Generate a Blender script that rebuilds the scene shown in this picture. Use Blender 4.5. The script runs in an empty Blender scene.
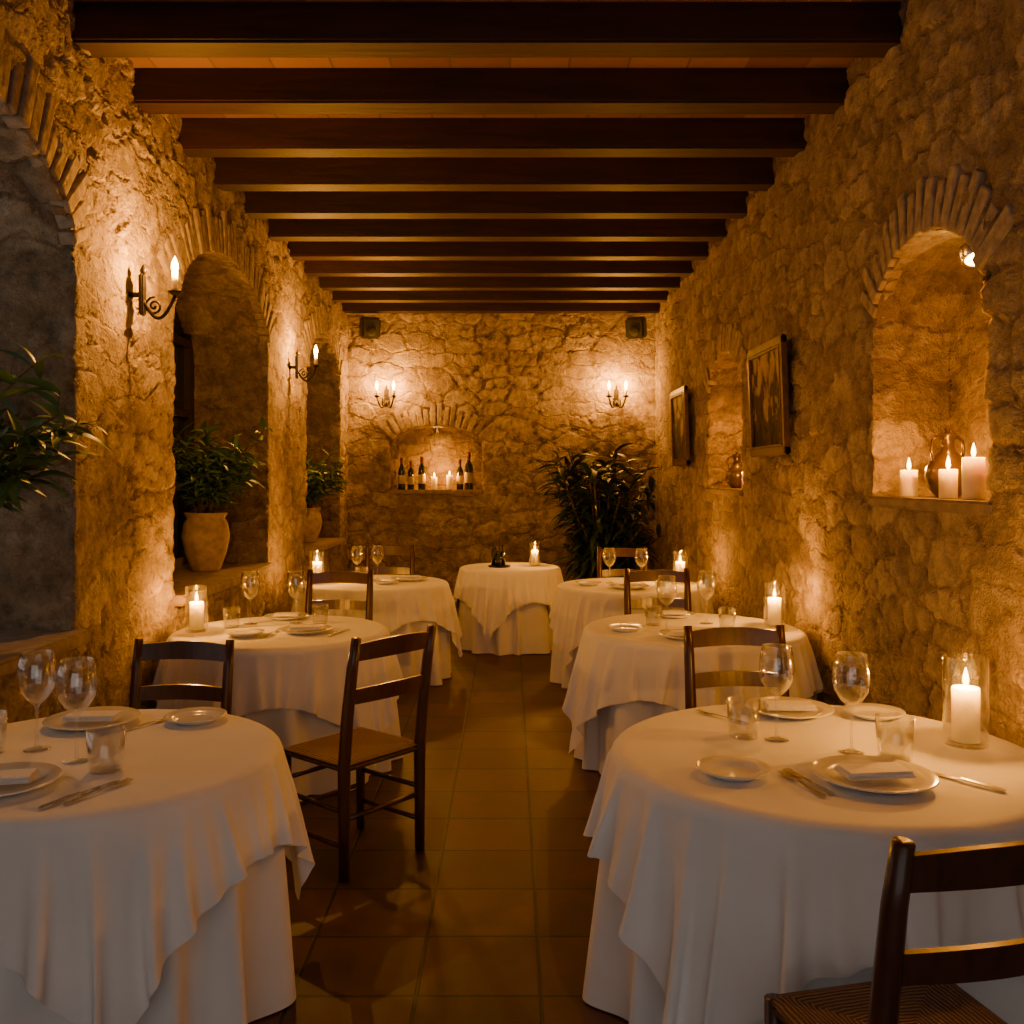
import bpy, bmesh, math, random, time
from mathutils import Vector, Matrix, noise
random.seed(7)
T0=time.time()
scene=bpy.context.scene
COL=scene.collection
pi=math.pi
# ---------------------------------------------------------------- helpers
def link(o,parent=None):
    COL.objects.link(o)
    if parent is not None: o.parent=parent
    return o
def mesh_obj(name,verts,faces,mats=(),smooth=False,parent=None,loc=(0,0,0),rot=0,midx=None):
    me=bpy.data.meshes.new(name)
    me.from_pydata([tuple(v) for v in verts],[],faces)
    for m in mats: me.materials.append(m)
    if midx: me.polygons.foreach_set('material_index',midx)
    if smooth: me.polygons.foreach_set('use_smooth',[True]*len(me.polygons))
    me.update()
    o=bpy.data.objects.new(name,me)
    o.location=loc; o.rotation_euler=(0,0,rot)
    return link(o,parent)
class MB:
    """mesh accumulator"""
    def __init__(s): s.v=[];s.f=[];s.m=[];s.sm=[]
    def add(s,v,f,m=0,sm=False,M=None):
        b=len(s.v)
        for p in v:
            p=Vector(p)
            if M is not None: p=M@p
            s.v.append(p)
        for q in f:
            s.f.append([i+b for i in q]); s.m.append(m); s.sm.append(sm)
    def box(s,c,sz,m=0,M=None,bev=0.0):
        x,y,z=sz[0]/2,sz[1]/2,sz[2]/2
        if bev<=0:
            v=[(c[0]+a*x,c[1]+b*y,c[2]+d*z) for a in(-1,1) for b in(-1,1) for d in(-1,1)]
            f=[(0,1,3,2),(4,6,7,5),(0,4,5,1),(2,3,7,6),(0,2,6,4),(1,5,7,3)]
            s.add(v,f,m,False,M)
        else:
            bm=bmesh.new(); bmesh.ops.create_cube(bm,size=1)
            for q in bm.verts: q.co=Vector((q.co.x*sz[0],q.co.y*sz[1],q.co.z*sz[2]))
            bmesh.ops.bevel(bm,geom=bm.edges[:],offset=bev,segments=2,affect='EDGES')
            bm.verts.index_update()
            v=[q.co+Vector(c) for q in bm.verts]; f=[[w.index for w in g.verts] for g in bm.faces]
            bm.free(); s.add(v,f,m,False,M)
    def lathe(s,prof,seg=32,m=0,M=None,sm=True):
        v=[];f=[];n=len(prof)
        for i in range(seg):
            a=2*pi*i/seg
            for r,z in prof: v.append((r*math.cos(a),r*math.sin(a),z))
        for i in range(seg):
            j=(i+1)%seg
            for k in range(n-1):
                f.append((i*n+k,j*n+k,j*n+k+1,i*n+k+1))
        s.add(v,f,m,sm,M)
    def tube(s,pts,rad,seg=8,m=0,M=None,cap=True,flat=1.0):
        pts=[Vector(p) for p in pts]; n=len(pts)
        if not isinstance(rad,(list,tuple)): rad=[rad]*n
        v=[];f=[]
        up=Vector((0,0,1))
        prev=None
        for i,p in enumerate(pts):
            t=(pts[min(i+1,n-1)]-pts[max(i-1,0)]).normalized()
            if prev is None:
                a=t.cross(up)
                if a.length<1e-3: a=t.cross(Vector((0,1,0)))
                a.normalize()
            else:
                a=(prev-t*prev.dot(t)).normalized()
            prev=a; b=t.cross(a)
            for k in range(seg):
                an=2*pi*k/seg
                v.append(p+a*math.cos(an)*rad[i]+b*math.sin(an)*rad[i]*flat)
        for i in range(n-1):
            for k in range(seg):
                l=(k+1)%seg
                f.append((i*seg+k,i*seg+l,(i+1)*seg+l,(i+1)*seg+k))
        if cap:
            f.append(list(range(seg))[::-1]); f.append([(n-1)*seg+k for k in range(seg)])
        s.add(v,f,m,True,M)
    def obj(s,name,mats,parent=None,loc=(0,0,0),rot=0):
        me=bpy.data.meshes.new(name)
        me.from_pydata([tuple(v) for v in s.v],[],s.f)
        for mm in mats: me.materials.append(mm)
        me.polygons.foreach_set('material_index',s.m)
        me.polygons.foreach_set('use_smooth',s.sm)
        bm=bmesh.new(); bm.from_mesh(me); bmesh.ops.recalc_face_normals(bm,faces=bm.faces[:]); bm.to_mesh(me); bm.free()
        me.update()
        o=bpy.data.objects.new(name,me); o.location=loc; o.rotation_euler=(0,0,rot)
        return link(o,parent)
def inst(name,me,loc,rot=0,sc=1.0,parent=None):
    o=bpy.data.objects.new(name,me); o.location=loc; o.rotation_euler=(0,0,rot)
    o.scale=(sc,sc,sc) if not isinstance(sc,tuple) else sc
    return link(o,parent)
def empty(name,loc,rot=0):
    o=bpy.data.objects.new(name,None); o.location=loc; o.rotation_euler=(0,0,rot); o.empty_display_size=.1
    return link(o)
# ---------------------------------------------------------------- materials
def new_mat(name):
    m=bpy.data.materials.new(name); m.use_nodes=True
    nt=m.node_tree; return m,nt,nt.nodes['Principled BSDF'],nt.nodes['Material Output']
def N(nt,t,**k):
    n=nt.nodes.new(t)
    for a,b in k.items(): setattr(n,a,b)
    return n
def ramp(nt,stops):
    r=nt.nodes.new('ShaderNodeValToRGB'); e=r.color_ramp.elements
    while len(e)<len(stops): e.new(0.5)
    for i,(p,c) in enumerate(stops): e[i].position=p; e[i].color=(*c,1)
    return r
def math_(nt,op,a,b=None,c=None):
    n=nt.nodes.new('ShaderNodeMath'); n.operation=op
    for i,x in enumerate((a,b,c)):
        if x is None: continue
        if isinstance(x,(int,float)): n.inputs[i].default_value=x
        else: nt.links.new(x,n.inputs[i])
    return n.outputs[0]
def mixc(nt,f,a,b,mode='MIX'):
    n=nt.nodes.new('ShaderNodeMix'); n.data_type='RGBA'; n.blend_type=mode
    for i,x in ((0,f),(6,a),(7,b)):
        if isinstance(x,(int,float)): n.inputs[i].default_value=x
        elif isinstance(x,tuple): n.inputs[i].default_value=(*x,1)
        else: nt.links.new(x,n.inputs[i])
    return n.outputs[2]
def simple(name,col,rough=.5,metal=0,var=0.15,bump=0.0,bscale=40,sheen=0,coat=0,spec=None,stretch=(1,1,1),detail=3):
    m,nt,b,o=new_mat(name); L=nt.links.new
    tc=N(nt,'ShaderNodeTexCoord'); mp=N(nt,'ShaderNodeMapping'); mp.inputs['Scale'].default_value=stretch
    L(tc.outputs['Object'],mp.inputs[0])
    nz=N(nt,'ShaderNodeTexNoise'); nz.inputs['Scale'].default_value=bscale; nz.inputs['Detail'].default_value=detail
    L(mp.outputs[0],nz.inputs['Vector'])
    d=tuple(c*(1-var) for c in col); l=tuple(min(1,c*(1+var)) for c in col)
    r=ramp(nt,[(.3,d),(.7,l)]); L(nz.outputs[0],r.inputs[0]); L(r.outputs[0],b.inputs['Base Color'])
    b.inputs['Roughness'].default_value=rough; b.inputs['Metallic'].default_value=metal
    if sheen: b.inputs['Sheen Weight'].default_value=sheen
    if coat: b.inputs['Coat Weight'].default_value=coat; b.inputs['Coat Roughness'].default_value=.15
    if spec is not None: b.inputs['Specular IOR Level'].default_value=spec
    if bump:
        bp=N(nt,'ShaderNodeBump'); bp.inputs['Strength'].default_value=bump; bp.inputs['Distance'].default_value=.01
        L(nz.outputs[0],bp.inputs['Height']); L(bp.outputs[0],b.inputs['Normal'])
    return m
def stone_mat(name,tint=(.86,.85,.82),disp=.065,scl=(3.1,3.1,6.4),joint=.12,warp=.24):
    m,nt,b,o=new_mat(name); L=nt.links.new
    tc=N(nt,'ShaderNodeTexCoord')
    dn=N(nt,'ShaderNodeTexNoise'); dn.inputs['Scale'].default_value=3.4; dn.inputs['Detail'].default_value=4; dn.inputs['Roughness'].default_value=.66
    L(tc.outputs['Object'],dn.inputs['Vector'])
    vs=N(nt,'ShaderNodeVectorMath',operation='SUBTRACT'); vs.inputs[1].default_value=(.5,.5,.5); L(dn.outputs['Color'],vs.inputs[0])
    vm=N(nt,'ShaderNodeVectorMath',operation='SCALE'); vm.inputs['Scale'].default_value=warp; L(vs.outputs[0],vm.inputs[0])
    va=N(nt,'ShaderNodeVectorMath',operation='ADD'); L(tc.outputs['Object'],va.inputs[0]); L(vm.outputs[0],va.inputs[1])
    mp=N(nt,'ShaderNodeMapping'); mp.inputs['Scale'].default_value=scl; L(va.outputs[0],mp.inputs[0])
    ve=N(nt,'ShaderNodeTexVoronoi',feature='DISTANCE_TO_EDGE'); ve.inputs['Scale'].default_value=1; L(mp.outputs[0],ve.inputs['Vector'])
    vc=N(nt,'ShaderNodeTexVoronoi',feature='F1'); vc.inputs['Scale'].default_value=1; L(mp.outputs[0],vc.inputs['Vector'])
    for v in(ve,vc): v.inputs['Randomness'].default_value=.72
    mr=N(nt,'ShaderNodeMapRange',interpolation_type='SMOOTHSTEP'); mr.inputs['From Min'].default_value=.005; mr.inputs['From Max'].default_value=joint
    L(ve.outputs['Distance'],mr.inputs['Value'])
    edge=mr.outputs[0]
    sep=N(nt,'ShaderNodeSeparateColor'); L(vc.outputs['Color'],sep.inputs[0])
    n1=N(nt,'ShaderNodeTexNoise'); n1.inputs['Scale'].default_value=9; n1.inputs['Detail'].default_value=6; n1.inputs['Roughness'].default_value=.76; L(tc.outputs['Object'],n1.inputs['Vector'])
    n3=N(nt,'ShaderNodeTexNoise'); n3.inputs['Scale'].default_value=1.3; n3.inputs['Detail'].default_value=1; L(tc.outputs['Object'],n3.inputs['Vector'])
    pm=N(nt,'ShaderNodeMapRange'); pm.inputs['From Min'].default_value=.38; pm.inputs['From Max'].default_value=.62
    pm.inputs['To Min'].default_value=.3; pm.inputs['To Max'].default_value=1
    L(n3.outputs[0],pm.inputs['Value'])
    e2=math_(nt,'MULTIPLY',edge,pm.outputs[0])
    h=math_(nt,'MULTIPLY',e2,math_(nt,'ADD',math_(nt,'MULTIPLY',sep.outputs[0],.34),.16))
    h=math_(nt,'ADD',h,math_(nt,'MULTIPLY',n1.outputs[0],1.15))
    h=math_(nt,'ADD',h,math_(nt,'MULTIPLY',dn.outputs[0],.55))
    t=lambda c:tuple(x*y for x,y in zip(c,tint))
    cr=ramp(nt,[(0,t((.29,.225,.155))),(.35,t((.40,.325,.23))),(.7,t((.49,.41,.30))),(1,t((.34,.28,.21)))])
    L(sep.outputs[1],cr.inputs[0])
    c=mixc(nt,edge,t((.33,.26,.175)),cr.outputs[0])
    r2=ramp(nt,[(.3,(.42,.39,.37)),(.62,(1.18,1.16,1.13))]); L(n1.outputs[0],r2.inputs[0])
    c=mixc(nt,1.0,c,r2.outputs[0],'MULTIPLY')
    L(c,b.inputs['Base Color']); b.inputs['Roughness'].default_value=.92; b.inputs['Specular IOR Level'].default_value=.2
    d=N(nt,'ShaderNodeDisplacement'); d.inputs['Scale'].default_value=disp; d.inputs['Midlevel'].default_value=1.08
    L(h,d.inputs['Height']); L(d.outputs[0],o.inputs['Displacement'])
    m.displacement_method='BOTH'
    return m
M_stone=stone_mat('stone_wall_mat')
M_brick=simple('arch_brick_mat',(.33,.26,.175),.95,var=.35,bump=1.0,bscale=20,detail=6)
M_sill=simple('stone_sill_mat',(.24,.18,.125),.8,var=.25,bump=.6,bscale=14)
def wood_mat(name,c1,c2,rough,scale=6,stretch=(1,1,1),bump=.15,coat=0):
    m,nt,b,o=new_mat(name); L=nt.links.new
    tc=N(nt,'ShaderNodeTexCoord'); mp=N(nt,'ShaderNodeMapping'); mp.inputs['Scale'].default_value=stretch; L(tc.outputs['Object'],mp.inputs[0])
    nz=N(nt,'ShaderNodeTexNoise'); nz.inputs['Scale'].default_value=scale; nz.inputs['Detail'].default_value=4; nz.inputs['Roughness'].default_value=.65; nz.inputs['Distortion'].default_value=.6
    L(mp.outputs[0],nz.inputs['Vector'])
    r=ramp(nt,[(.3,c1),(.7,c2)]); L(nz.outputs[0],r.inputs[0]); L(r.outputs[0],b.inputs['Base Color'])
    b.inputs['Roughness'].default_value=rough
    if coat: b.inputs['Coat Weight'].default_value=coat; b.inputs['Coat Roughness'].default_value=.2
    bp=N(nt,'ShaderNodeBump'); bp.inputs['Strength'].default_value=bump; bp.inputs['Distance'].default_value=.01
    L(nz.outputs[0],bp.inputs['Height']); L(bp.outputs[0],b.inputs['Normal'])
    return m
M_beam=wood_mat('beam_wood_mat',(.014,.005,.0025),(.046,.014,.007),.55,5,(.35,3,3),.35)
M_chair=wood_mat('chair_wood_mat',(.04,.013,.007),(.09,.03,.014),.35,9,(3,3,.6),.08,coat=.3)
M_frame=wood_mat('gilt_frame_mat',(.05,.022,.009),(.15,.075,.025),.45,12)
M_dark=wood_mat('dark_window_wood_mat',(.02,.01,.006),(.05,.02,.012),.5,8)
def floor_mat():
    m,nt,b,o=new_mat('terracotta_floor_mat'); L=nt.links.new
    tc=N(nt,'ShaderNodeTexCoord'); mp=N(nt,'ShaderNodeMapping')
    mp.inputs['Location'].default_value=(-.096+.386*20,-2.90+.378*20,0); L(tc.outputs['Object'],mp.inputs[0])
    br=N(nt,'ShaderNodeTexBrick'); br.offset=0; br.squash=1
    br.inputs['Scale'].default_value=1; br.inputs['Brick Width'].default_value=.386; br.inputs['Row Height'].default_value=.378
    br.inputs['Mortar Size'].default_value=.007; br.inputs['Mortar Smooth'].default_value=.3; br.inputs['Bias'].default_value=0
    br.inputs['Color1'].default_value=(.052,.020,.013,1); br.inputs['Color2'].default_value=(.095,.038,.023,1); br.inputs['Mortar'].default_value=(.008,.0055,.0045,1)
    L(mp.outputs[0],br.inputs['Vector'])
    nz=N(nt,'ShaderNodeTexNoise'); nz.inputs['Scale'].default_value=7; nz.inputs['Detail'].default_value=5; L(tc.outputs['Object'],nz.inputs['Vector'])
    r=ramp(nt,[(.3,(.55,.55,.55)),(.7,(1.25,1.25,1.25))]); L(nz.outputs[0],r.inputs[0])
    L(mixc(nt,1.0,br.outputs[0],r.outputs[0],'MULTIPLY'),b.inputs['Base Color'])
    rr=N(nt,'ShaderNodeMapRange'); rr.inputs['To Min'].default_value=.34; rr.inputs['To Max'].default_value=.6; L(nz.outputs[0],rr.inputs['Value']); L(rr.outputs[0],b.inputs['Roughness'])
    b.inputs['Specular IOR Level'].default_value=.4
    h=math_(nt,'SUBTRACT',math_(nt,'MULTIPLY',nz.outputs[0],.25),br.outputs['Fac'])
    bp=N(nt,'ShaderNodeBump'); bp.inputs['Strength'].default_value=.5; bp.inputs['Distance'].default_value=.006; L(h,bp.inputs['Height']); L(bp.outputs[0],b.inputs['Normal'])
    return m
M_floor=floor_mat()
def ceil_mat():
    m,nt,b,o=new_mat('ceiling_tile_mat'); L=nt.links.new
    tc=N(nt,'ShaderNodeTexCoord')
    br=N(nt,'ShaderNodeTexBrick'); br.offset=.5
    br.inputs['Scale'].default_value=1; br.inputs['Brick Width'].default_value=.30; br.inputs['Row Height'].default_value=.15; br.inputs['Mortar Size'].default_value=.006
    br.inputs['Color1'].default_value=(.18,.08,.035,1); br.inputs['Color2'].default_value=(.30,.16,.075,1); br.inputs['Mortar'].default_value=(.15,.10,.065,1)
    L(tc.outputs['Object'],br.inputs['Vector']); L(br.outputs[0],b.inputs['Base Color']); b.inputs['Roughness'].default_value=.85
    bp=N(nt,'ShaderNodeBump'); bp.inputs['Strength'].default_value=.5; bp.inputs['Distance'].default_value=-.01; L(br.outputs['Fac'],bp.inputs['Height']); L(bp.outputs[0],b.inputs['Normal'])
    return m
M_ceil=ceil_mat()
def cloth_mat():
    m,nt,b,o=new_mat('linen_mat'); L=nt.links.new
    tc=N(nt,'ShaderNodeTexCoord')
    n2=N(nt,'ShaderNodeTexNoise'); n2.inputs['Scale'].default_value=6; n2.inputs['Detail'].default_value=3; L(tc.outputs['Object'],n2.inputs['Vector'])
    r=ramp(nt,[(.2,(.80,.795,.79)),(.8,(.87,.865,.86))]); L(n2.outputs[0],r.inputs[0]); L(r.outputs[0],b.inputs['Base Color'])
    b.inputs['Roughness'].default_value=.85; b.inputs['Specular IOR Level'].default_value=.25
    bp=N(nt,'ShaderNodeBump'); bp.inputs['Strength'].default_value=.45; bp.inputs['Distance'].default_value=.012; L(n2.outputs[0],bp.inputs['Height']); L(bp.outputs[0],b.inputs['Normal'])
    return m
M_cloth=cloth_mat()
def glass_mat(name,tint=(.985,.99,.99),base=.11,rim=1.0,pw=2.2,rough=.04):
    m,nt,b,o=new_mat(name); L=nt.links.new
    nt.nodes.remove(b)
    tr=N(nt,'ShaderNodeBsdfTransparent'); tr.inputs[0].default_value=(*tint,1)
    gl=N(nt,'ShaderNodeBsdfGlossy'); gl.inputs['Roughness'].default_value=rough; gl.inputs['Color'].default_value=(1,1,1,1)
    lw=N(nt,'ShaderNodeLayerWeight'); lw.inputs['Blend'].default_value=.5
    p=math_(nt,'POWER',lw.outputs['Facing'],pw)
    f=math_(nt,'ADD',math_(nt,'MULTIPLY',p,rim-base),base)
    mx=N(nt,'ShaderNodeMixShader'); L(f,mx.inputs[0]); L(tr.outputs[0],mx.inputs[1]); L(gl.outputs[0],mx.inputs[2]); L(mx.outputs[0],o.inputs[0])
    return m
M_glass=glass_mat('clear_glass_mat')
M_pane=glass_mat('window_pane_mat',base=.04,pw=5)
def flame_mat(name,col,s):
    m,nt,b,o=new_mat(name); L=nt.links.new; nt.nodes.remove(b)
    tr=N(nt,'ShaderNodeBsdfTransparent'); em=N(nt,'ShaderNodeEmission'); em.inputs[0].default_value=(*col,1)
    tc=N(nt,'ShaderNodeTexCoord'); nz=N(nt,'ShaderNodeTexNoise'); nz.inputs['Scale'].default_value=8; L(tc.outputs['Object'],nz.inputs['Vector'])
    L(math_(nt,'MULTIPLY',math_(nt,'ADD',nz.outputs[0],.5),s),em.inputs[1])
    ad=N(nt,'ShaderNodeAddShader'); L(tr.outputs[0],ad.inputs[0]); L(em.outputs[0],ad.inputs[1]); L(ad.outputs[0],o.inputs[0])
    return m
M_flame=flame_mat('flame_mat',(1,.50,.08),24)
M_bulb=flame_mat('bulb_glow_mat',(1,.55,.12),34)
def wax_mat():
    m,nt,b,o=new_mat('wax_mat'); L=nt.links.new
    tc=N(nt,'ShaderNodeTexCoord'); nz=N(nt,'ShaderNodeTexNoise'); nz.inputs['Scale'].default_value=20; L(tc.outputs['Object'],nz.inputs['Vector'])
    r=ramp(nt,[(.3,(.88,.80,.46)),(.7,(.95,.90,.58))]); L(nz.outputs[0],r.inputs[0]); L(r.outputs[0],b.inputs['Base Color'])
    b.inputs['Roughness'].default_value=.45; b.inputs['Subsurface Weight'].default_value=.6; b.inputs['Subsurface Radius'].default_value=(1,.9,.5); b.inputs['Subsurface Scale'].default_value=.04
    return m
M_wax=wax_mat()
M_iron=simple('wrought_iron_mat',(.03,.024,.02),.45,.8,var=.3,bump=.3,bscale=60)
M_wick=simple('wick_mat',(.02,.015,.01),.9)
M_plate=simple('porcelain_mat',(.78,.78,.76),.18,var=.02,bscale=5,coat=.4)
M_steel=simple('cutlery_steel_mat',(.62,.6,.57),.22,1,var=.05)
M_napkin=simple('napkin_mat',(.82,.81,.79),.9,var=.04,bump=.3,bscale=120)
M_black=simple('speaker_plastic_mat',(.015,.014,.013),.5,var=.2)
M_grille=simple('speaker_grille_mat',(.03,.028,.026),.7,var=.5,bump=.6,bscale=300)
M_leaf=simple('leaf_mat',(.085,.18,.055),.42,var=.45,bscale=6)
M_leafd=simple('dark_leaf_mat',(.024,.05,.014),.45,var=.45,bscale=5)
M_stem=simple('plant_stem_mat',(.09,.06,.03),.8,var=.3)
M_pot=simple('aged_clay_pot_mat',(.30,.22,.15),.8,var=.3,bump=.4,bscale=16)
M_soil=simple('potting_soil_mat',(.03,.02,.012),.95,var=.5,bump=.8,bscale=60)
M_jug=simple('glazed_jug_mat',(.05,.03,.014),.3,var=.4,bscale=12,coat=.5)
M_bottle=simple('dark_bottle_glass_mat',(.012,.016,.01),.08,var=.3,coat=.8)
M_label=simple('bottle_label_mat',(.35,.29,.2),.7,var=.1)
M_foil=simple('bottle_foil_mat',(.12,.03,.02),.35,.5,var=.1)
M_glassdark=simple('night_window_glass_mat',(.012,.014,.018),.1,var=.2)
def rush_mat():
    m,nt,b,o=new_mat('rush_seat_mat'); L=nt.links.new
    tc=N(nt,'ShaderNodeTexCoord'); sp=N(nt,'ShaderNodeSeparateXYZ'); L(tc.outputs['Object'],sp.inputs[0])
    mx=math_(nt,'MAXIMUM',math_(nt,'ABSOLUTE',sp.outputs[0]),math_(nt,'ABSOLUTE',sp.outputs[1]))
    nz=N(nt,'ShaderNodeTexNoise'); nz.inputs['Scale'].default_value=40; L(tc.outputs['Object'],nz.inputs['Vector'])
    s=math_(nt,'SINE',math_(nt,'ADD',math_(nt,'MULTIPLY',mx,620),math_(nt,'MULTIPLY',nz.outputs[0],3.5)))
    s=math_(nt,'ADD',math_(nt,'MULTIPLY',s,.5),.5)
    r=ramp(nt,[(0,(.07,.032,.013)),(.6,(.25,.13,.055)),(1,(.34,.2,.09))]); L(s,r.inputs[0]); L(r.outputs[0],b.inputs['Base Color'])
    b.inputs['Roughness'].default_value=.7
    bp=N(nt,'ShaderNodeBump'); bp.inputs['Strength'].default_value=.9; bp.inputs['Distance'].default_value=.006; L(s,bp.inputs['Height']); L(bp.outputs[0],b.inputs['Normal'])
    return m
M_rush=rush_mat()
def paint_mat(seed):
    # dim old landscape: dark ground, hazy sky, tree masses
    m,nt,b,o=new_mat('old_oil_painting_mat'); L=nt.links.new
    tc=N(nt,'ShaderNodeTexCoord'); mp=N(nt,'ShaderNodeMapping'); mp.inputs['Location'].default_value=(seed,seed*2,seed); mp.inputs['Scale'].default_value=(1,9,6); L(tc.outputs['Object'],mp.inputs[0])
    nz=N(nt,'ShaderNodeTexNoise'); nz.inputs['Scale'].default_value=1.0; nz.inputs['Detail'].default_value=6; nz.inputs['Distortion'].default_value=.6; L(mp.outputs[0],nz.inputs['Vector'])
    sp=N(nt,'ShaderNodeSeparateXYZ'); L(tc.outputs['Object'],sp.inputs[0])
    v=math_(nt,'ADD',math_(nt,'MULTIPLY',sp.outputs[2],.9),math_(nt,'MULTIPLY',math_(nt,'SUBTRACT',nz.outputs[0],.5),1.8))
    v=math_(nt,'ADD',v,.5)
    r=ramp(nt,[(.2,(.015,.010,.006)),(.42,(.07,.042,.018)),(.52,(.025,.022,.012)),(.62,(.24,.165,.075)),(.85,(.36,.28,.16))]); L(v,r.inputs[0]); L(r.outputs[0],b.inputs['Base Color'])
    b.inputs['Roughness'].default_value=.75; b.inputs['Specular IOR Level'].default_value=.15
    return m
# ---------------------------------------------------------------- lights
WARM=(1.0,.375,.038)
PW=3.3
def plight(name,loc,power,parent=None,r=.012,col=WARM):
    l=bpy.data.lights.new(name,'POINT'); l.energy=power*PW; l.color=col; l.shadow_soft_size=r
    o=bpy.data.objects.new(name,l); o.location=loc
    return link(o,parent)
# ---------------------------------------------------------------- walls
LX,RX,BY=-1.91,1.71,11.1
TOP=3.70
def linsp(a,b,n): return [a+(b-a)*i/n for i in range(n+1)]
def build_wall(name,U0,U1,sill,spring,ops,depth,tf,room_dir,back=True,res=.03):
    V=[];F=[];idx={}
    def vid(u,v,w):
        p=tf(u,v,w); k=(round(p[0],4),round(p[1],4),round(p[2],4))
        if k not in idx: idx[k]=len(V); V.append(p)
        return idx[k]
    def grid(G):
        for i in range(len(G)-1):
            for j in range(len(G[0])-1):
                q=[G[i][j],G[i+1][j],G[i+1][j+1],G[i][j+1]]
                q2=[]
                for x in q:
                    if x not in q2: q2.append(x)
                if len(q2)>2: F.append(q2)
    n1=max(1,round(sill/res)); n2=max(1,round((spring-sill)/res)); n3=max(1,round((TOP-spring)/res))
    rows1=linsp(0,sill,n1); rows2=linsp(sill,spring,n2)
    def arch(u,o):
        a=(o[1]-o[0])/2; c=(o[0]+o[1])/2; t=max(0,1-((u-c)/a)**2)
        return spring+(o[2]-spring)*math.sqrt(t)
    nd=max(2,round(depth/res))
    cur=U0
    def solid(a,b):
        n=max(1,round((b-a)/res))
        us=linsp(a,b,n); rows=rows1+rows2[1:]+linsp(spring,TOP,n3)[1:]
        grid([[vid(u,v,0) for v in rows] for u in us])
    for o in ops:
        solid(cur,o[0]); cur=o[1]
        n=max(6,round((o[1]-o[0])/res*1.3)); c=(o[0]+o[1])/2; a=(o[1]-o[0])/2
        us=[c-a*math.cos(pi*i/n) for i in range(n+1)]; us[0]=o[0]; us[-1]=o[1]
        grid([[vid(u,v,0) for v in rows1] for u in us])
        grid([[vid(u,v,0) for v in linsp(arch(u,o),TOP,n3)] for u in us])
        ws=linsp(0,depth,nd)
        path=[(u,sill) for u in us]+[(o[1],v) for v in rows2[1:]]+[(u,arch(u,o)) for u in us[::-1][1:]]+[(o[0],v) for v in rows2[::-1][1:]]
        grid([[vid(p[0],p[1],w) for w in ws] for p in path])
        if back:
            grid([[vid(u,v,depth) for v in (rows2 if i in(0,n) else linsp(sill,arch(u,o),n2))] for i,u in enumerate(us)])
    solid(cur,U1)
    me=bpy.data.meshes.new(name); me.from_pydata(V,[],F); me.materials.append(M_stone)
    bm=bmesh.new(); bm.from_mesh(me); bmesh.ops.recalc_face_normals(bm,faces=bm.faces[:])
    bm.faces.ensure_lookup_table()
    if bm.faces[0].normal.dot(Vector(room_dir))<0: bmesh.ops.reverse_faces(bm,faces=bm.faces[:])
    bm.to_mesh(me); bm.free()
    me.polygons.foreach_set('use_smooth',[True]*len(me.polygons)); me.update()
    return link(bpy.data.objects.new(name,me))
L_OPS=[(1.95,4.14,3.08),(5.36,7.45,3.08),(8.85,10.6,3.08)]; L_SILL,L_SPR=.90,2.50
R_OPS=[(3.37,4.44,2.60),(6.95,8.07,2.60)]; R_SILL,R_SPR=1.49,2.20
B_OPS=[(-1.41,-.33,2.22)]; B_SILL,B_SPR=1.435,1.98
fL=lambda u,v,w:(LX-w,u,v)
fR=lambda u,v,w:(RX+w,u,v)
fB=lambda u,v,w:(u,BY+w,v)
build_wall('wall_left',-1.6,BY+.02,L_SILL,L_SPR,L_OPS,.66,fL,(1,0,0),back=False,res=.026)
build_wall('wall_right',-1.6,BY+.02,R_SILL,R_SPR,R_OPS,.36,fR,(-1,0,0),res=.026)
build_wall('wall_back',LX-.05,RX+.05,B_SILL,B_SPR,B_OPS,.34,fB,(0,-1,0),res=.03)
mesh_obj('floor',[(-3.2,-1.6,0),(2.4,-1.6,0),(2.4,11.7,0),(-3.2,11.7,0)],[(0,1,2,3)],[M_floor])
b=MB(); b.box((-.4,5.05,TOP+.04),(5.6,13.3,.1)); b.obj('ceiling',[M_ceil])
def ring(name,o,spring,tf,length=.26,proud=.012,lim=.93):
    b=MB(); a=(o[1]-o[0])/2; c=(o[0]+o[1])/2; bb=o[2]-spring
    pts=[]; n=400
    for i in range(n+1):
        t=pi*i/n; pts.append((c-a*math.cos(t),spring+bb*math.sin(t),-math.cos(t)/a,math.sin(t)/bb))
    acc=0; last=pts[0]; nxt=.04
    for p in pts[1:]:
        acc+=math.hypot(p[0]-last[0],p[1]-last[1]); last=p
        if acc>=nxt:
            nxt=acc+.068
            nu,nv=p[2],p[3]; l=math.hypot(nu,nv); nu/=l; nv/=l
            if abs(nu)>lim: continue
            ang=random.uniform(-.04,.04); ca,sa=math.cos(ang),math.sin(ang); nu,nv=nu*ca-nv*sa,nu*sa+nv*ca
            tu,tv=nv,-nu
            L0=random.uniform(.0,.014); L1=length+random.uniform(-.05,.03); h=.032+random.uniform(-.003,.003); pr=proud+random.uniform(-.008,.008)
            vs=[]
            for w in (-pr,.06):
                for (q,s) in ((L0,-1),(L0,1),(L1,1),(L1,-1)):
                    ex=.92 if w<0 else 1
                    jw=random.uniform(-.004,.004)+(.010 if (q==L1 and w<0) else 0)
                    vs.append(tf(p[0]+nu*q+tu*s*h*ex,p[1]+nv*q+tv*s*h*ex,w+jw))
            b.add(vs,[(0,1,2,3),(7,6,5,4),(0,4,5,1),(1,5,6,2),(2,6,7,3),(3,7,4,0)])
    ob=b.obj(name,[M_brick])
    md=ob.modifiers.new('bev','BEVEL'); md.width=.008; md.segments=2
    return ob
k=1
for o in L_OPS: ring('trim_arch_%d'%k,o,L_SPR,fL,.28,.018); k+=1
for o in R_OPS: ring('trim_arch_%d'%k,o,R_SPR,fR,.24,.018,.88); k+=1
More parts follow.
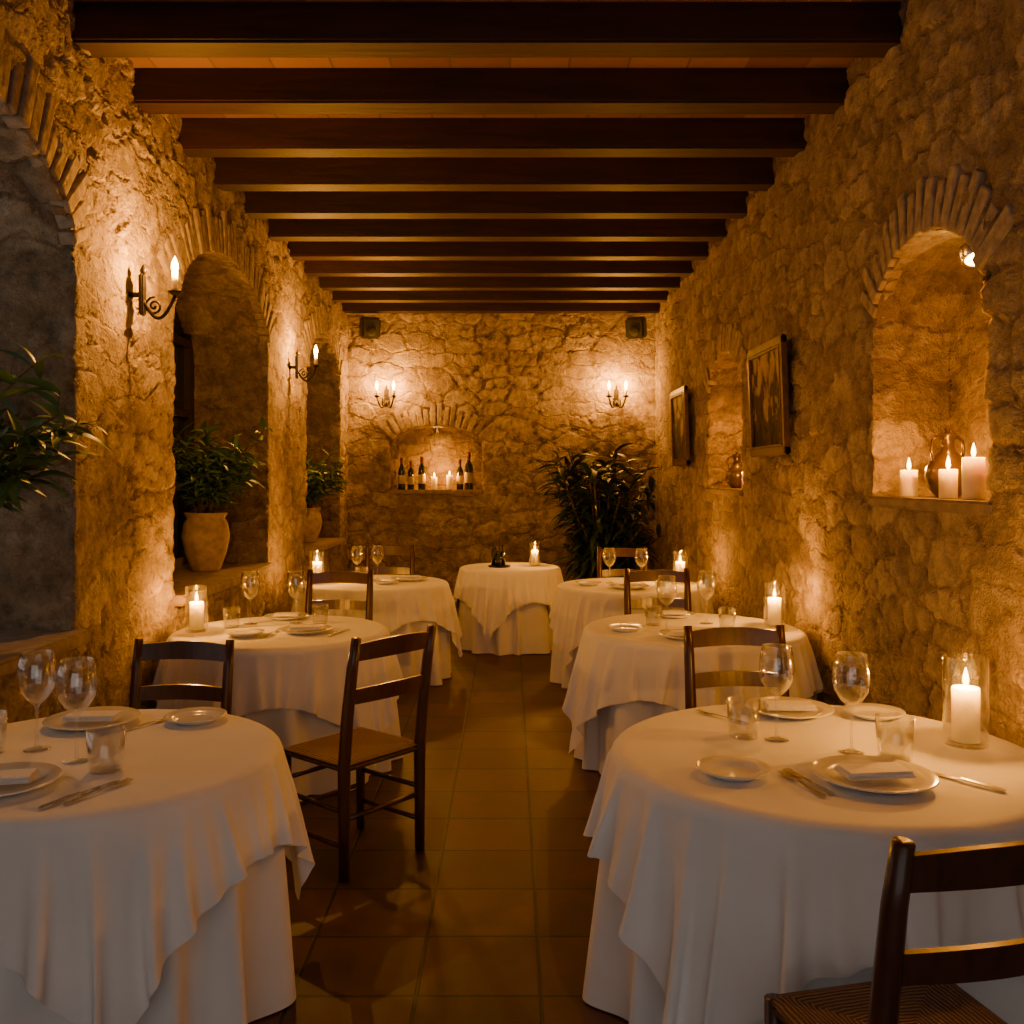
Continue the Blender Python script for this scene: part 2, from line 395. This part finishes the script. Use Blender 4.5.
for o in B_OPS: ring('trim_arch_%d'%k,o,B_SPR,fB,.24,.018,.88); k+=1
def sill(name,o,z,tf,depth,out=.05,th=.05):
    b=MB(); p0=tf(o[0]-.02,z,-out); p1=tf(o[1]+.02,z,depth)
    c=[(p0[i]+p1[i])/2 for i in range(3)]; s=[abs(p0[i]-p1[i]) for i in range(3)]
    b.box((c[0],c[1],z+.0),(s[0],s[1],th),bev=.012); b.obj(name,[M_sill])
for o in L_OPS: sill('trim_%d'%k,o,L_SILL,fL,.64,.06,.06); k+=1
for o in R_OPS: sill('trim_%d'%k,o,R_SILL,fR,.34,.015,.05); k+=1
for o in B_OPS: sill('trim_%d'%k,o,B_SILL,fB,.32,.02,.05); k+=1
for i,o in enumerate(L_OPS):
    b=MB(); x=LX-.63; c=(o[0]+o[1])/2; w=o[1]-o[0]
    b.box((x,o[0]+.03,2.0),(.07,.10,2.2)); b.box((x,o[1]-.03,2.0),(.07,.10,2.2)); b.box((x,c,2.0),(.07,.08,2.2))
    for z in(.96,1.55,2.1,2.65,3.12): b.box((x,c,z),(.06,w,.06 if z<3 else .15))
    b.box((x-.02,c,2.03),(.01,w,2.25),m=1)
    b.obj('window_%d'%(i+1),[M_dark,M_pane if i==0 else M_glassdark])
for i in range(-3,11):
    d=4.12+.665*i
    if d>10.95: break
    mb=MB(); cx=(LX+RX)/2; mb.box((0,0,0),(RX-LX+.1,.17,.19),bev=.012)
    ob=mb.obj('ceiling_beam',[M_beam],loc=(cx,d+.09,3.515+.095))
# ---------------------------------------------------------------- table cloths
TZ=.75
def under_mesh(R,seed,nfold=13):
    rnd=random.Random(seed)
    ph=[rnd.uniform(0,6.28) for _ in range(6)]
    nr=10; nd=26; seg=320
    v=[];f=[]
    def fold(a,t):
        w=a+.10*math.sin(3*a+ph[0])+.06*math.sin(7*a+ph[1])
        s=.5+.5*math.cos(nfold*w+ph[2]+.25*math.sin(2.5*t+ph[3]))
        s2=.5+.5*math.cos((nfold*2-3)*w+ph[4])
        return (s**1.4)*(.75+.25*math.sin(4*a+ph[5]))+.22*s2*t
    prof=[]
    for i in range(nr): prof.append(('t',i/nr))
    for j in range(nd+1): prof.append(('d',j/nd))
    n=len(prof)
    for i in range(seg):
        a=2*pi*i/seg
        for kx,q in prof:
            if kx=='t': r=R*q*.985; z=TZ
            else:
                t=q; r=R-.004-.028*t+fold(a,t)*.115*(t**.75) ; z=TZ-.008-(TZ-.014)*t
                if t==0: r=R-.006; z=TZ-.003
            v.append((r*math.cos(a),r*math.sin(a),z))
    for i in range(seg):
        j=(i+1)%seg
        for kk in range(n-1): f.append((i*n+kk,j*n+kk,j*n+kk+1,i*n+kk+1))
    return v,f
def build_under(name,seed,R=.60):
    v,f=under_mesh(R,seed)
    me=bpy.data.meshes.new(name); me.from_pydata(v,[],f); me.materials.append(M_cloth)
    bm=bmesh.new(); bm.from_mesh(me); bmesh.ops.remove_doubles(bm,verts=bm.verts[:],dist=.0004); bmesh.ops.recalc_face_normals(bm,faces=bm.faces[:]); bm.to_mesh(me); bm.free()
    me.polygons.foreach_set('use_smooth',[True]*len(me.polygons)); me.update()
    return me
def sim_overlay(name,seed,R=.60,half=.88,n=66,frames=70):
    segs=64; cv=[(0,0,TZ)];cf=[]
    for (rr,zz) in ((R-.012,TZ),(R-.003,TZ-.004),(R,TZ-.014),(R+.022,TZ-.7)):
        for i in range(segs):
            a=2*pi*i/segs; cv.append((rr*math.cos(a),rr*math.sin(a),zz))
    for i in range(segs):
        j=(i+1)%segs
        cf.append((0,1+i,1+j))
        for q in range(3): cf.append((1+q*segs+i,1+(q+1)*segs+i,1+(q+1)*segs+j,1+q*segs+j))
    col=mesh_obj('tmp_col',cv,cf); col.modifiers.new('c','COLLISION')
    col.collision.thickness_outer=.005; col.collision.cloth_friction=20
    v=[];f=[]
    for i in range(n+1):
        for j in range(n+1):
            x=-half+2*half*i/n; y=-half+2*half*j/n
            r=math.hypot(x,y)
            v.append((x,y,TZ+.012+(.05 if r>R else .004)*noise.noise(Vector((x*2.2+seed,y*2.2,seed)))))
    for i in range(n):
        for j in range(n):
            a=i*(n+1)+j; f.append((a,a+n+1,a+n+2,a+1))
    ob=mesh_obj(name,v,f,[M_cloth],smooth=True)
    md=ob.modifiers.new('cloth','CLOTH'); s=md.settings
    s.quality=7; s.mass=.3; s.tension_stiffness=18; s.compression_stiffness=18; s.shear_stiffness=1.5; s.bending_stiffness=.2; s.air_damping=1.0
    s.tension_damping=5; s.compression_damping=5; s.shear_damping=3; s.bending_damping=.5
    md.collision_settings.distance_min=.005; md.collision_settings.collision_quality=3
    md.collision_settings.use_self_collision=True; md.collision_settings.self_distance_min=.006
    md.point_cache.frame_start=1; md.point_cache.frame_end=frames
    scene.frame_start=1; scene.frame_end=frames
    for fr in range(1,frames+1): scene.frame_set(fr)
    dg=bpy.context.evaluated_depsgraph_get()
    me=bpy.data.meshes.new_from_object(ob.evaluated_get(dg))
    scene.frame_set(1)
    bpy.data.objects.remove(ob); bpy.data.objects.remove(col)
    zt=sorted(q.co.z for q in me.vertices if math.hypot(q.co.x,q.co.y)<R*.6)
    med=zt[len(zt)//2]; lo=min(q.co.z for q in me.vertices); mr=max(math.hypot(q.co.x,q.co.y) for q in me.vertices)
    print('SIM',name,'med',med,'low',lo,'maxr',mr,'t',time.time()-T0)
    for q in me.vertices:
        r=math.hypot(q.co.x,q.co.y)
        q.co.z+= TZ+.006-med
        if r<R*.93: q.co.z=TZ+.006
        elif r<R*1.0 and q.co.z>TZ-.03:
            t=(r-R*.93)/(R*.07); q.co.z=(TZ+.006)*(1-t)+q.co.z*t
        drop=max(0,TZ-q.co.z)
        # the lower layer's folds hold the overlay out
        if drop>0:
            kx=1.0+(.004+.065*min(1,drop/.6))/r
            q.co.x*=kx; q.co.y*=kx
    me.update(); return me
U=[build_under('tablecloth_under',1),build_under('tablecloth_under',5)]
OV=[sim_overlay('tablecloth_overlay',3),sim_overlay('tablecloth_overlay',9,half=.84)]
tb=MB(); tb.lathe([(0,.70),(.57,.70),(.585,.715),(.585,.73),(.57,.742),(0,.742)],48,0)
tb.lathe([(0,.70),(.06,.70),(.05,.5),(.07,.3),(.05,.12),(.09,.08),(.28,.04),(.30,0),(0,0)],24,0)
o_=tb.obj('tmp',[M_chair]); TBM=o_.data; bpy.data.objects.remove(o_)
def table(x,y,R,rot,which=0):
    e=empty('round_dining_table',(x,y,0),math.radians(rot))
    s=R/.60
    inst('table_frame',TBM,(0,0,0),0,(s,s,1),e)
    inst('tablecloth_under',U[which],(0,0,0),random.uniform(0,6),(s,s,1),e)
    o=inst('tablecloth_overlay',OV[which],(0,0,0),0,(s,s,1),e)
    md=o.modifiers.new('s','SUBSURF'); md.levels=1; md.render_levels=1
    return e
table(.975,2.90,.645,2,0)
table(-1.30,2.88,.570,-17,1)
table(-1.27,5.22,.58,12,0)
table(-1.10,7.62,.59,40,1)
table(0,8.95,.47,25,0)
table(.96,7.42,.575,-10,1)
table(1.03,5.30,.60,60,0)
# ---------------------------------------------------------------- chair
def chair_mesh():
    b=MB(); W=.21; D=.19; H=.97
    for sx in(-1,1):
        pts=[(sx*W,-D+.0,0),(sx*W,-D,.2),(sx*W,-D,.45),(sx*W*1.0,-D-.02,.65),(sx*W*1.0,-D-.05,.85),(sx*W*1.0,-D-.075,H)]
        b.tube(pts,[.021,.023,.026,.025,.023,.020],10)
        b.tube([(sx*W*.98,D,0),(sx*W*.98,D,.25),(sx*W*.98,D,.455)],[.018,.021,.022],10)
        for z in(.13,.27): b.tube([(sx*W,-D,z),(sx*W*.98,D,z)],.011,8)
    for z in(.20,.33): b.tube([(-W,D,z),(W,D,z)],.011,8)
    b.tube([(-W,-D,.24),(W,-D,.24)],.011,8)
    def slat(z0,z1,yoff0,yoff1,crest=0):
        n=12; v=[];f=[]
        for i in range(n+1):
            t=i/n; x=-W+2*W*t; cv=-.03*math.sin(pi*t); cz=crest*math.sin(pi*t)
            for (z,yo) in((z0+cz*.4,yoff0),(z1+cz,yoff1)):
                for th in(-.008,.008): v.append((x,-D+yo+cv+th,z))
        for i in range(n):
            a=i*4; c=a+4
            f+= [(a,c,c+2,a+2),(a+1,a+3,c+3,c+1),(a+2,c+2,c+3,a+3),(a,a+1,c+1,c)]
        f+=[(0,2,3,1),(n*4,n*4+1,n*4+3,n*4+2)]
        b.add(v,f,0,False)
    slat(.875,.945,-.052,-.068,.014); slat(.70,.76,-.026,-.036,.008)
    n=16; v=[];f=[]
    for i in range(n+1):
        for j in range(n+1):
            u=-1+2*i/n; w=-1+2*j/n
            x=u*(W+.012); y=w*(D+.012)
            ed=max(abs(u),abs(w)); z=.468-.012*(1-ed**2)-(.012*max(0,(ed-.85)/.15)**2)
            z-=.004*math.exp(-((abs(u)-abs(w))*8)**2)
            v.append((x,y,z))
    for i in range(n):
        for j in range(n):
            a=i*(n+1)+j; f.append((a,a+n+1,a+n+2,a+1))
    b.add(v,f,1,True)
    b.box((0,0,.44),(2*W+.018,2*D+.018,.03),m=1,bev=.012)
    o=b.obj('tmp',[M_chair,M_rush]); me=o.data; bpy.data.objects.remove(o); return me
CH=chair_mesh()
def chair(x,y,deg,s=1): return inst('ladder_back_dining_chair',CH,(x,y,0),math.radians(deg),s)
chair(-.67,4.02,50)
chair(.825,1.93,13)
chair(-1.40,3.76,177,.94)
chair(1.00,3.88,183,.98)
chair(1.03,6.28,182)
chair(-1.18,6.18,176)
chair(-1.12,8.54,180)
chair(1.02,8.34,178)
# ---------------------------------------------------------------- tableware
def take(b,mats):
    o=b.obj('tmp',mats); me=o.data; bpy.data.objects.remove(o); return me
b=MB(); b.lathe([(0,.0),(.036,.0),(.037,.002),(.012,.006),(.0045,.014),(.0038,.06),(.0038,.115),(.008,.128),(.030,.148),(.047,.175),(.053,.205),(.050,.24),(.043,.280),(.0415,.2795),(.048,.24),(.051,.205),(.045,.176),(.028,.151),(.006,.134),(0,.132)],40)
WG=take(b,[M_glass])
b=MB(); b.lathe([(0,0),(.040,0),(.043,.004),(.049,.11),(.0475,.11),(.0415,.012),(0,.010)],36); TU=take(b,[M_glass])
def plate(R):
    b=MB(); b.lathe([(0,0),(R*.62,0),(R*.64,.003),(R*.98,.019),(R,.0215),(R*.985,.024),(R*.7,.012),(R*.62,.007),(R*.55,.0055),(0,.0055)],56); return take(b,[M_plate])
DP=plate(.155); SP=plate(.105)
b=MB()
for i in range(3):
    Mx=Matrix.Translation((random.uniform(-.003,.003),random.uniform(-.003,.003),.0045+.006*i))@Matrix.Rotation(random.uniform(-.03,.03),4,'Z')
    b.box((0,0,0),(.20-.006*i,.105-.006*i,.0058),bev=.0026,M=Mx)
NP=take(b,[M_napkin])
def strip(b,pts,ws,th=.0016):
    v=[];f=[];n=len(pts)
    for (x,y,z),w in zip(pts,ws):
        v+=[(x-w,y,z),(x+w,y,z),(x+w,y,z+th),(x-w,y,z+th)]
    for i in range(n-1):
        a=i*4; c=a+4
        for q in range(4): f.append((a+q,a+(q+1)%4,c+(q+1)%4,c+q))
    f+=[(0,1,2,3),((n-1)*4+3,(n-1)*4+2,(n-1)*4+1,(n-1)*4)]
    b.add(v,f,0,False)
b=MB(); strip(b,[(0,-.10,.001),(0,-.09,.002),(0,-.02,.004),(0,.02,.006),(0,.04,.004),(0,.055,.002)],[.006,.0085,.0045,.003,.009,.0115])
for q in range(4):
    x=-.009+.006*q; strip(b,[(x,.054,.002),(x,.075,.002),(x,.098,.006)],[.0021,.0019,.001])
FK=take(b,[M_steel])
b=MB(); strip(b,[(0,-.115,.001),(0,-.105,.002),(0,-.02,.004),(0,-.005,.004)],[.006,.008,.006,.005],.004); strip(b,[(0,-.006,.003),(0,.01,.002),(0,.06,.001),(0,.10,.001),(.003,.115,.001)],[.005,.0085,.009,.0075,.001])
KN=take(b,[M_steel])
Z=TZ+.0075
def put(name,me,x,y,z=Z,deg=0,s=1): return inst(name,me,(x,y,z),math.radians(deg),s)
wine=lambda x,y,s=1.08:put('wine_glass',WG,x,y,s=s,deg=random.uniform(0,90))
tumb=lambda x,y,s=1.1:put('water_glass',TU,x,y,s=s)
def dinner(x,y,deg=0,nap=True,s=1):
    put('dinner_plate',DP,x,y,s=s)
    if nap: put('folded_napkin',NP,x,y,Z+.0125*s+.006,deg,s*.9)
side=lambda x,y,s=1:put('side_plate',SP,x,y,s=s)
fork=lambda x,y,deg=0,s=1.1:put('fork',FK,x,y,deg=deg,s=s)
knife=lambda x,y,deg=0,s=1.1:put('table_knife',KN,x,y,deg=deg,s=s)
def flame_into(b,z,s=1,m=2):
    b.lathe([(0,0),(.004*s,.004*s),(.0068*s,.013*s),(.006*s,.024*s),(.003*s,.036*s),(0,.046*s)],14,m,Matrix.Translation((0,0,z)))
def candle_mesh(r,h,glass=False,gr=.06,gh=.25):
    b=MB(); z0=.012 if glass else 0
    b.lathe([(0,z0),(r*.97,z0),(r,z0+.003),(r,z0+h-.004),(r*.95,z0+h),(r*.82,z0+h-.002),(r*.6,z0+h-.010),(0,z0+h-.012)],36,0)
    b.tube([(0,0,z0+h-.013),(.001,0,z0+h-.004),(.002,0,z0+h+.004)],.0012,6,1)
    flame_into(b,z0+h+.0,1.25,2)
    if glass:
        b.lathe([(0,0),(gr-.004,0),(gr,.004),(gr,gh-.001),(gr-.001,gh),(gr-.003,gh-.001),(gr-.003,.014),(gr-.006,.011),(0,.011)],44,3)
    return take(b,[M_wax,M_wick,M_flame,M_glass])
HC=candle_mesh(.037,.15,True)
def hurricane(x,y,p=4.0,s=1):
    o=put('candle_in_glass_holder',HC,x,y,s=s)
    plight('candle_light',(0,0,.012+.15+.03),p,o)
# T1R
dinner(1.01,2.61,6,s=1.08); side(.635,2.67); fork(.80,2.58,15); fork(.825,2.60,17); knife(1.25,2.62,38)
wine(.86,3.03); wine(1.05,2.89); tumb(1.155,2.82,1.15); tumb(.76,3.06)
dinner(1.00,3.37,-4); side(1.285,3.32); fork(.745,3.30,40); hurricane(1.44,2.97,6,1.12)
# T1L
dinner(-1.43,3.22,0); side(-1.09,3.26); fork(-1.24,3.20,-30)
dinner(-1.39,2.56,10); knife(-1.14,2.50,-25); fork(-1.10,2.515,-25)
wine(-1.47,2.92); wine(-1.29,2.80); tumb(-1.165,2.71); tumb(-1.60,2.88)
# T2L
hurricane(-1.72,5.16,7); wine(-1.50,5.43); wine(-1.24,5.45); tumb(-1.57,5.30,1.0); tumb(-1.10,5.45,1.0)
side(-1.42,5.03); dinner(-1.12,5.14,8,s=.95); dinner(-1.34,5.64,0,s=.85); fork(-1.29,5.08,-10); knife(-.93,5.12,-15)
# T3L
hurricane(-1.56,7.6,7); wine(-1.26,7.75,1.0); wine(-1.10,7.8,1.0); side(-1.0,7.5); dinner(-.83,7.75); tumb(-1.2,7.6)
# T2R
hurricane(1.50,5.33,7); wine(.865,5.19); wine(1.14,5.45); tumb(1.22,5.28,1.0); side(.64,5.20); dinner(.93,4.96,5,s=.95); tumb(.82,5.38,1.0)
dinner(1.00,5.72,0,s=.85); fork(1.15,5.05,10)
# T3R
hurricane(1.38,7.62,7); wine(.80,7.55,1.0); wine(1.05,7.5,1.0); side(.62,7.4); dinner(.91,7.18); tumb(1.18,7.37)
# T4
hurricane(.24,9.05,4,.9)
b=MB()
for dx,hh,rr in((-.05,.24,.028),(.03,.19,.026),(-.01,.14,.03)):
    b.lathe([(0,0),(rr,0),(rr,hh*.5),(rr*.9,hh*.62),(.009,hh*.78),(.009,hh*.95),(.013,hh*.96),(.012,hh),(0,hh)],20,0,Matrix.Translation((dx,.03 if dx!=-.01 else -.04,.012)))
b.lathe([(0,0),(.10,0),(.105,.004),(.105,.014),(.1,.012),(0,.012)],32,1)
b.tube([(0,.0,.012),(0,0,.27),(.02,0,.30),(0,0,.33),(-.02,0,.30),(0,0,.27)],.004,8,1)
b.obj('oil_and_vinegar_cruet_set',[M_bottle,M_iron],loc=(-.10,8.92,Z))
def pcandle(x,y,z,r,h,p):
    me=candle_mesh(r,h); o=inst('pillar_candle',me,(x,y,z)); plight('candle_light',(0,0,h+.026),p,o,col=(1,.34,.02))
ZN=R_SILL+.026
pcandle(1.80,4.24,ZN,.038,.12,2.2); pcandle(1.80,3.86,ZN,.036,.12,1.9); pcandle(1.815,3.68,ZN,.042,.165,2.2)
pcandle(1.80,7.15,ZN,.036,.13,3.5)
ZB=B_SILL+.026
pcandle(-.90,11.18,ZB,.035,.15,2.5); pcandle(-.72,11.20,ZB,.035,.17,2.5)
def jug(x,y,z,s=1):
    b=MB(); b.lathe([(0,0),(.045,0),(.05,.006),(.075,.04),(.092,.09),(.088,.13),(.06,.175),(.032,.20),(.026,.225),(.03,.262),(.04,.275),(.036,.277),(.024,.262),(.02,.225),(0,.21)],40)
    for sx in(-1,1): b.tube([(sx*.027,0,.25),(sx*.05,0,.262),(sx*.078,0,.245),(sx*.086,0,.205),(sx*.074,0,.155)],[.007,.008,.008,.008,.007],10)
    b.lathe([(0,.262),(.022,.262),(.024,.27),(.01,.285),(.013,.298),(0,.305)],16)
    b.obj('ceramic_jug',[M_jug],loc=(x,y,z),rot=.3)
jug(1.89,4.06,ZN); jug(1.84,7.62,ZN)
def bottle_mesh():
    b=MB(); b.lathe([(0,0),(.036,0),(.038,.004),(.038,.19),(.034,.215),(.018,.245),(.0145,.26),(.0145,.315),(.0165,.316),(.0165,.328),(0,.33)],28,0)
    b.lathe([(.0386,.06),(.0388,.062),(.0388,.148),(.0386,.15)],28,1); b.lathe([(.0150,.262),(.0153,.263),(.0172,.329),(0,.332)],20,2)
    return take(b,[M_bottle,M_label,M_foil])
BM=bottle_mesh()
for x,y,s in((-1.29,11.20,1.15),(-1.19,11.30,1.05),(-1.05,11.2,1.2),(-.60,11.27,1.1),(-.49,11.2,1.35)):
    inst('wine_bottle',BM,(x,y,ZB),random.uniform(0,6),s)
def downlight(x,y,z,p,r=.055,tilt=0):
    b=MB(); b.lathe([(0,0),(r,0),(r+.001,.002)],28,1); b.lathe([(r+.001,0),(r+.014,-.005),(r+.017,.0),(r+.017,.05)],28,0)
    o=b.obj('recessed_downlight',[M_steel,M_bulb],loc=(x,y,z)); o.rotation_euler=(tilt,0,0)
    l=bpy.data.lights.new('downlight_lamp','SPOT'); l.energy=p*PW; l.color=(1,.34,.02); l.spot_size=math.radians(150); l.spot_blend=.8; l.shadow_soft_size=.03
    q=bpy.data.objects.new('downlight_lamp',l); q.location=(0,0,-.012); link(q,o)
downlight(1.86,3.72,2.47,13,.055,-.35); downlight(1.88,7.5,2.52,22); downlight(-.87,11.26,2.14,4,.035)
# ---------------------------------------------------------------- sconces
def sconce(x,y,z,ang,arms,p,s=1.15):
    """local +X = out of the wall"""
    b=MB()
    b.box((.008,0,.0),(.02,.05,.18),bev=.006); b.lathe([(0,-.01),(.012,0),(.016,.012),(.006,.03),(0,.04)],14,0,Matrix.Translation((.012,0,.095)))
    b.tube([(-.05,0,0),(.01,0,0)],.012,8)
    lights=[]
    for sd in arms:
        ox=.15 if len(arms)==1 else .11; oy=sd*.085
        pts=[]
        for i in range(15):
            t=i/14; pts.append((.01+(ox-.01)*t,oy*t,-.02-.09*math.sin(pi*t*.95)+.03*t*t))
        b.tube(pts,.008,8)
        sp=[]
        for i in range(22):
            t=i/21; a=t*3.6*pi; rr=.038*(1-t)+.004; cx=.06
            sp.append((cx+rr*math.cos(a+1.5),oy*.4,-.05+rr*math.sin(a+1.5)))
        b.tube(sp,.0055,6)
        zt=.005
        Mx=Matrix.Translation((ox,oy,zt-.01))
        b.lathe([(0,0),(.010,.002),(.028,.012),(.034,.02),(.030,.02),(.012,.016),(.012,.03),(0,.03)],20,0,Mx)
        b.lathe([(0,.02),(.0125,.02),(.0125,.105),(0,.107)],16,1,Mx)
        b.lathe([(.0,.102),(.008,.104),(.0155,.120),(.015,.136),(.008,.158),(0,.175)],16,2,Mx)
        lights.append((ox,oy,zt+.125))
    o=b.obj('wall_sconce',[M_iron,M_wax,M_bulb],loc=(x,y,z),rot=ang); o.scale=(s,s,s)
    for q in lights: plight('sconce_bulb_light',q,p/len(arms),o,.014,(1,.40,.055))
sconce(LX+.055,4.72,2.52,0,[0],20)
sconce(LX+.055,8.15,2.56,0,[0],20)
sconce(-1.45,BY-.045,2.54,-pi/2,[-1,1],22)
sconce(1.25,BY-.045,2.54,-pi/2,[-1,1],22)
# ---------------------------------------------------------------- paintings
def painting(y0,y1,z0,z1,seed):
    w=y1-y0; h=z1-z0; b=MB(); fw=.055
    b.box((0,0,h/2-fw/2),(.035,w,fw),0,bev=.008); b.box((0,0,-h/2+fw/2),(.035,w,fw),0,bev=.008)
    b.box((0,-w/2+fw/2,0),(.035,fw,h),0,bev=.008); b.box((0,w/2-fw/2,0),(.035,fw,h),0,bev=.008)
    g=.012
    for sy in(-1,1): b.box((-.012,sy*(w/2-fw-g/2),0),(.02,g,h-2*fw),2,bev=.003); b.box((-.012,0,sy*(h/2-fw-g/2)),(.02,w-2*fw,g),2,bev=.003)
    b.box((.003,0,0),(.012,w-2*fw,h-2*fw),1)
    o=b.obj('framed_painting',[M_frame,paint_mat(seed),M_frame],loc=(RX-.065,(y0+y1)/2,(z0+z1)/2)); o.rotation_euler=(0,math.radians(-2),0)
painting(5.60,6.42,1.74,2.46,3.1)
painting(8.72,9.50,1.72,2.46,7.7)
for x,a in((-1.62,.35),(1.46,-.35)):
    b=MB(); b.box((0,0,0),(.22,.18,.24),0,bev=.02); b.box((0,-.093,0),(.18,.012,.205),1,bev=.004); b.lathe([(0,0),(.05,0),(.055,.004),(.05,.008),(0,.004)],24,1,Matrix.Translation((0,-.10,-.03))@Matrix.Rotation(pi/2,4,'X')); b.tube([(0,.07,0),(0,.2,.03)],.014,8,0)
    o=b.obj('wall_speaker',[M_black,M_grille],loc=(x,BY-.22,3.34)); o.rotation_euler=(math.radians(14),0,a)
# ---------------------------------------------------------------- plants
def leaf(b,p,d,L,W,droop,m=0,roll=0,xmin=None,xmax=None):
    d=Vector(d).normalized(); s=d.cross(Vector((0,0,1)))
    if s.length<.05: s=Vector((1,0,0))
    s.normalize(); s=Matrix.Rotation(roll,3,d)@s
    n=6; v=[];f=[]; q=Vector(p); dd=d.copy()
    for i in range(n+1):
        t=i/n; w=W*math.sin(pi*min(1,(t*.92+.06)))**.8*(1-.35*t)
        if i==n: w=.0008
        up=s.cross(dd)
        v+=[q-s*w+up*w*.25,q.copy(),q+s*w+up*w*.25]
        q=q+dd*(L/n); dd=(dd+Vector((0,0,-droop/n))).normalized()
    if xmin is not None and min(p_.x for p_ in v)<xmin: return
    if xmax is not None and max(p_.x for p_ in v)>xmax: return
    for i in range(n):
        a=i*3; f+=[(a,a+1,a+4,a+3),(a+1,a+2,a+5,a+4)]
    b.add(v,f,m,True)
def rnd_dir(zmin,zmax):
    a=random.uniform(0,2*pi); z=random.uniform(zmin,zmax); r=math.sqrt(max(0,1-z*z)); return Vector((r*math.cos(a),r*math.sin(a),z))
def potted(name,loc,pr,ph,branches,bl,leafL,leafW,per,lm,spread=(.25,.95),bias=0.0,up=.9,xmax=-1.7):
    b=MB()
    b.lathe([(0,0),(pr*.55,0),(pr*.6,.01),(pr*.85,ph*.3),(pr,ph*.6),(pr*.9,ph*.82),(pr*.78,ph*.9),(pr*.88,ph*.96),(pr*.9,ph),(pr*.8,ph),(pr*.72,ph*.9),(0,ph*.88)],36,1)
    b.lathe([(0,ph*.9),(pr*.74,ph*.895)],24,2)
    xm=LX-.54-loc[0]; xM=xmax-loc[0]
    for i in range(branches):
        d=rnd_dir(*spread); d.x=d.x+bias
        if d.x<-.15: d.x*=.45
        L=bl*random.uniform(.5,1.1); p=Vector((random.uniform(-.3,.3)*pr,random.uniform(-.3,.3)*pr,ph*.88)); pts=[p.copy()]; dd=(d+Vector((0,0,up))).normalized()
        n=8
        for k_ in range(n):
            p=p+dd*(L/n); dd=(dd+Vector((d.x*.12,d.y*.12,-.07))).normalized(); p.x=min(max(p.x,xm+.02),xM-.05); pts.append(p.copy())
        b.tube(pts,[.006*(1-.6*j/n) for j in range(n+1)],5,3)
        for k_ in range(per):
            t=random.uniform(.2,1); j=min(n-1,int(t*n)); q=pts[j].lerp(pts[j+1],t*n-j)
            ax=(pts[j+1]-pts[j]).normalized(); ld=(ax*random.uniform(.3,.9)+rnd_dir(-.4,.6)).normalized()
            leaf(b,q,ld,leafL*random.uniform(.7,1.2),leafW*random.uniform(.8,1.15),random.uniform(.5,1.3),0,random.uniform(-.6,.6),xm,xM)
    return b.obj(name,[lm,M_pot,M_soil,M_stem],loc=loc)
ZL=L_SILL+.031
potted('potted_leafy_plant',(-2.18,3.46,ZL),.16,.42,58,.95,.19,.030,18,M_leaf,bias=.08,up=1.5,xmax=-1.64)
potted('potted_leafy_plant',(-2.20,6.80,ZL),.17,.42,46,.78,.16,.025,18,M_leaf,bias=-.02,up=1.6,xmax=-1.78)
potted('potted_leafy_plant',(-2.10,9.75,ZL),.15,.36,34,.78,.16,.025,16,M_leaf,bias=.0,up=1.5,xmax=-1.68)
b=MB(); pr,ph=.24,.42
b.lathe([(0,0),(pr*.7,0),(pr*.74,.01),(pr*.95,ph*.9),(pr,ph*.92),(pr,ph),(pr*.9,ph),(pr*.85,ph*.88),(0,ph*.86)],36,1)
b.lathe([(0,ph*.9),(pr*.87,ph*.895)],24,2)
for i in range(54):
    a=random.uniform(0,2*pi); rr=random.uniform(0,.13); p=Vector((rr*math.cos(a),rr*math.sin(a),ph*.88)); H=random.uniform(.4,1.62); ln=random.uniform(.05,.64)*(1.0 if H<1.3 else .9)
    pts=[]; n=8
    for j in range(n+1):
        t=j/n; pts.append(p+Vector((math.cos(a)*ln*t**1.5,math.sin(a)*ln*t**1.5*.75,H*t)))
    b.tube(pts,.009,6,3)
    for k_ in range(28):
        t=random.uniform(.2,1); j=min(n-1,int(t*n)); q=pts[j].lerp(pts[j+1],t*n-j)
        leaf(b,q,rnd_dir(-.1,.85),random.uniform(.24,.38),random.uniform(.028,.042),random.uniform(.6,1.6),0,random.uniform(-.4,.4),None,RX-.05-.98)
b.obj('large_potted_palm',[M_leafd,M_pot,M_soil,M_stem],loc=(.98,10.15,0))
# ---------------------------------------------------------------- world & camera
w=bpy.data.worlds.new('world'); scene.world=w; w.use_nodes=True
bg=w.node_tree.nodes['Background']; bg.inputs[0].default_value=(1.0,.88,.80,1); bg.inputs[1].default_value=.66
cam=bpy.data.cameras.new('camera'); cam.sensor_width=36; cam.lens=940/1024*36; cam.shift_x=.002; cam.shift_y=-34/1024; cam.clip_start=.05
co=bpy.data.objects.new('camera',cam); co.location=(0,0,1.6); co.rotation_euler=(pi/2,0,0); link(co); scene.camera=co
print('BUILD TIME',time.time()-T0, 'view',scene.view_settings.view_transform)
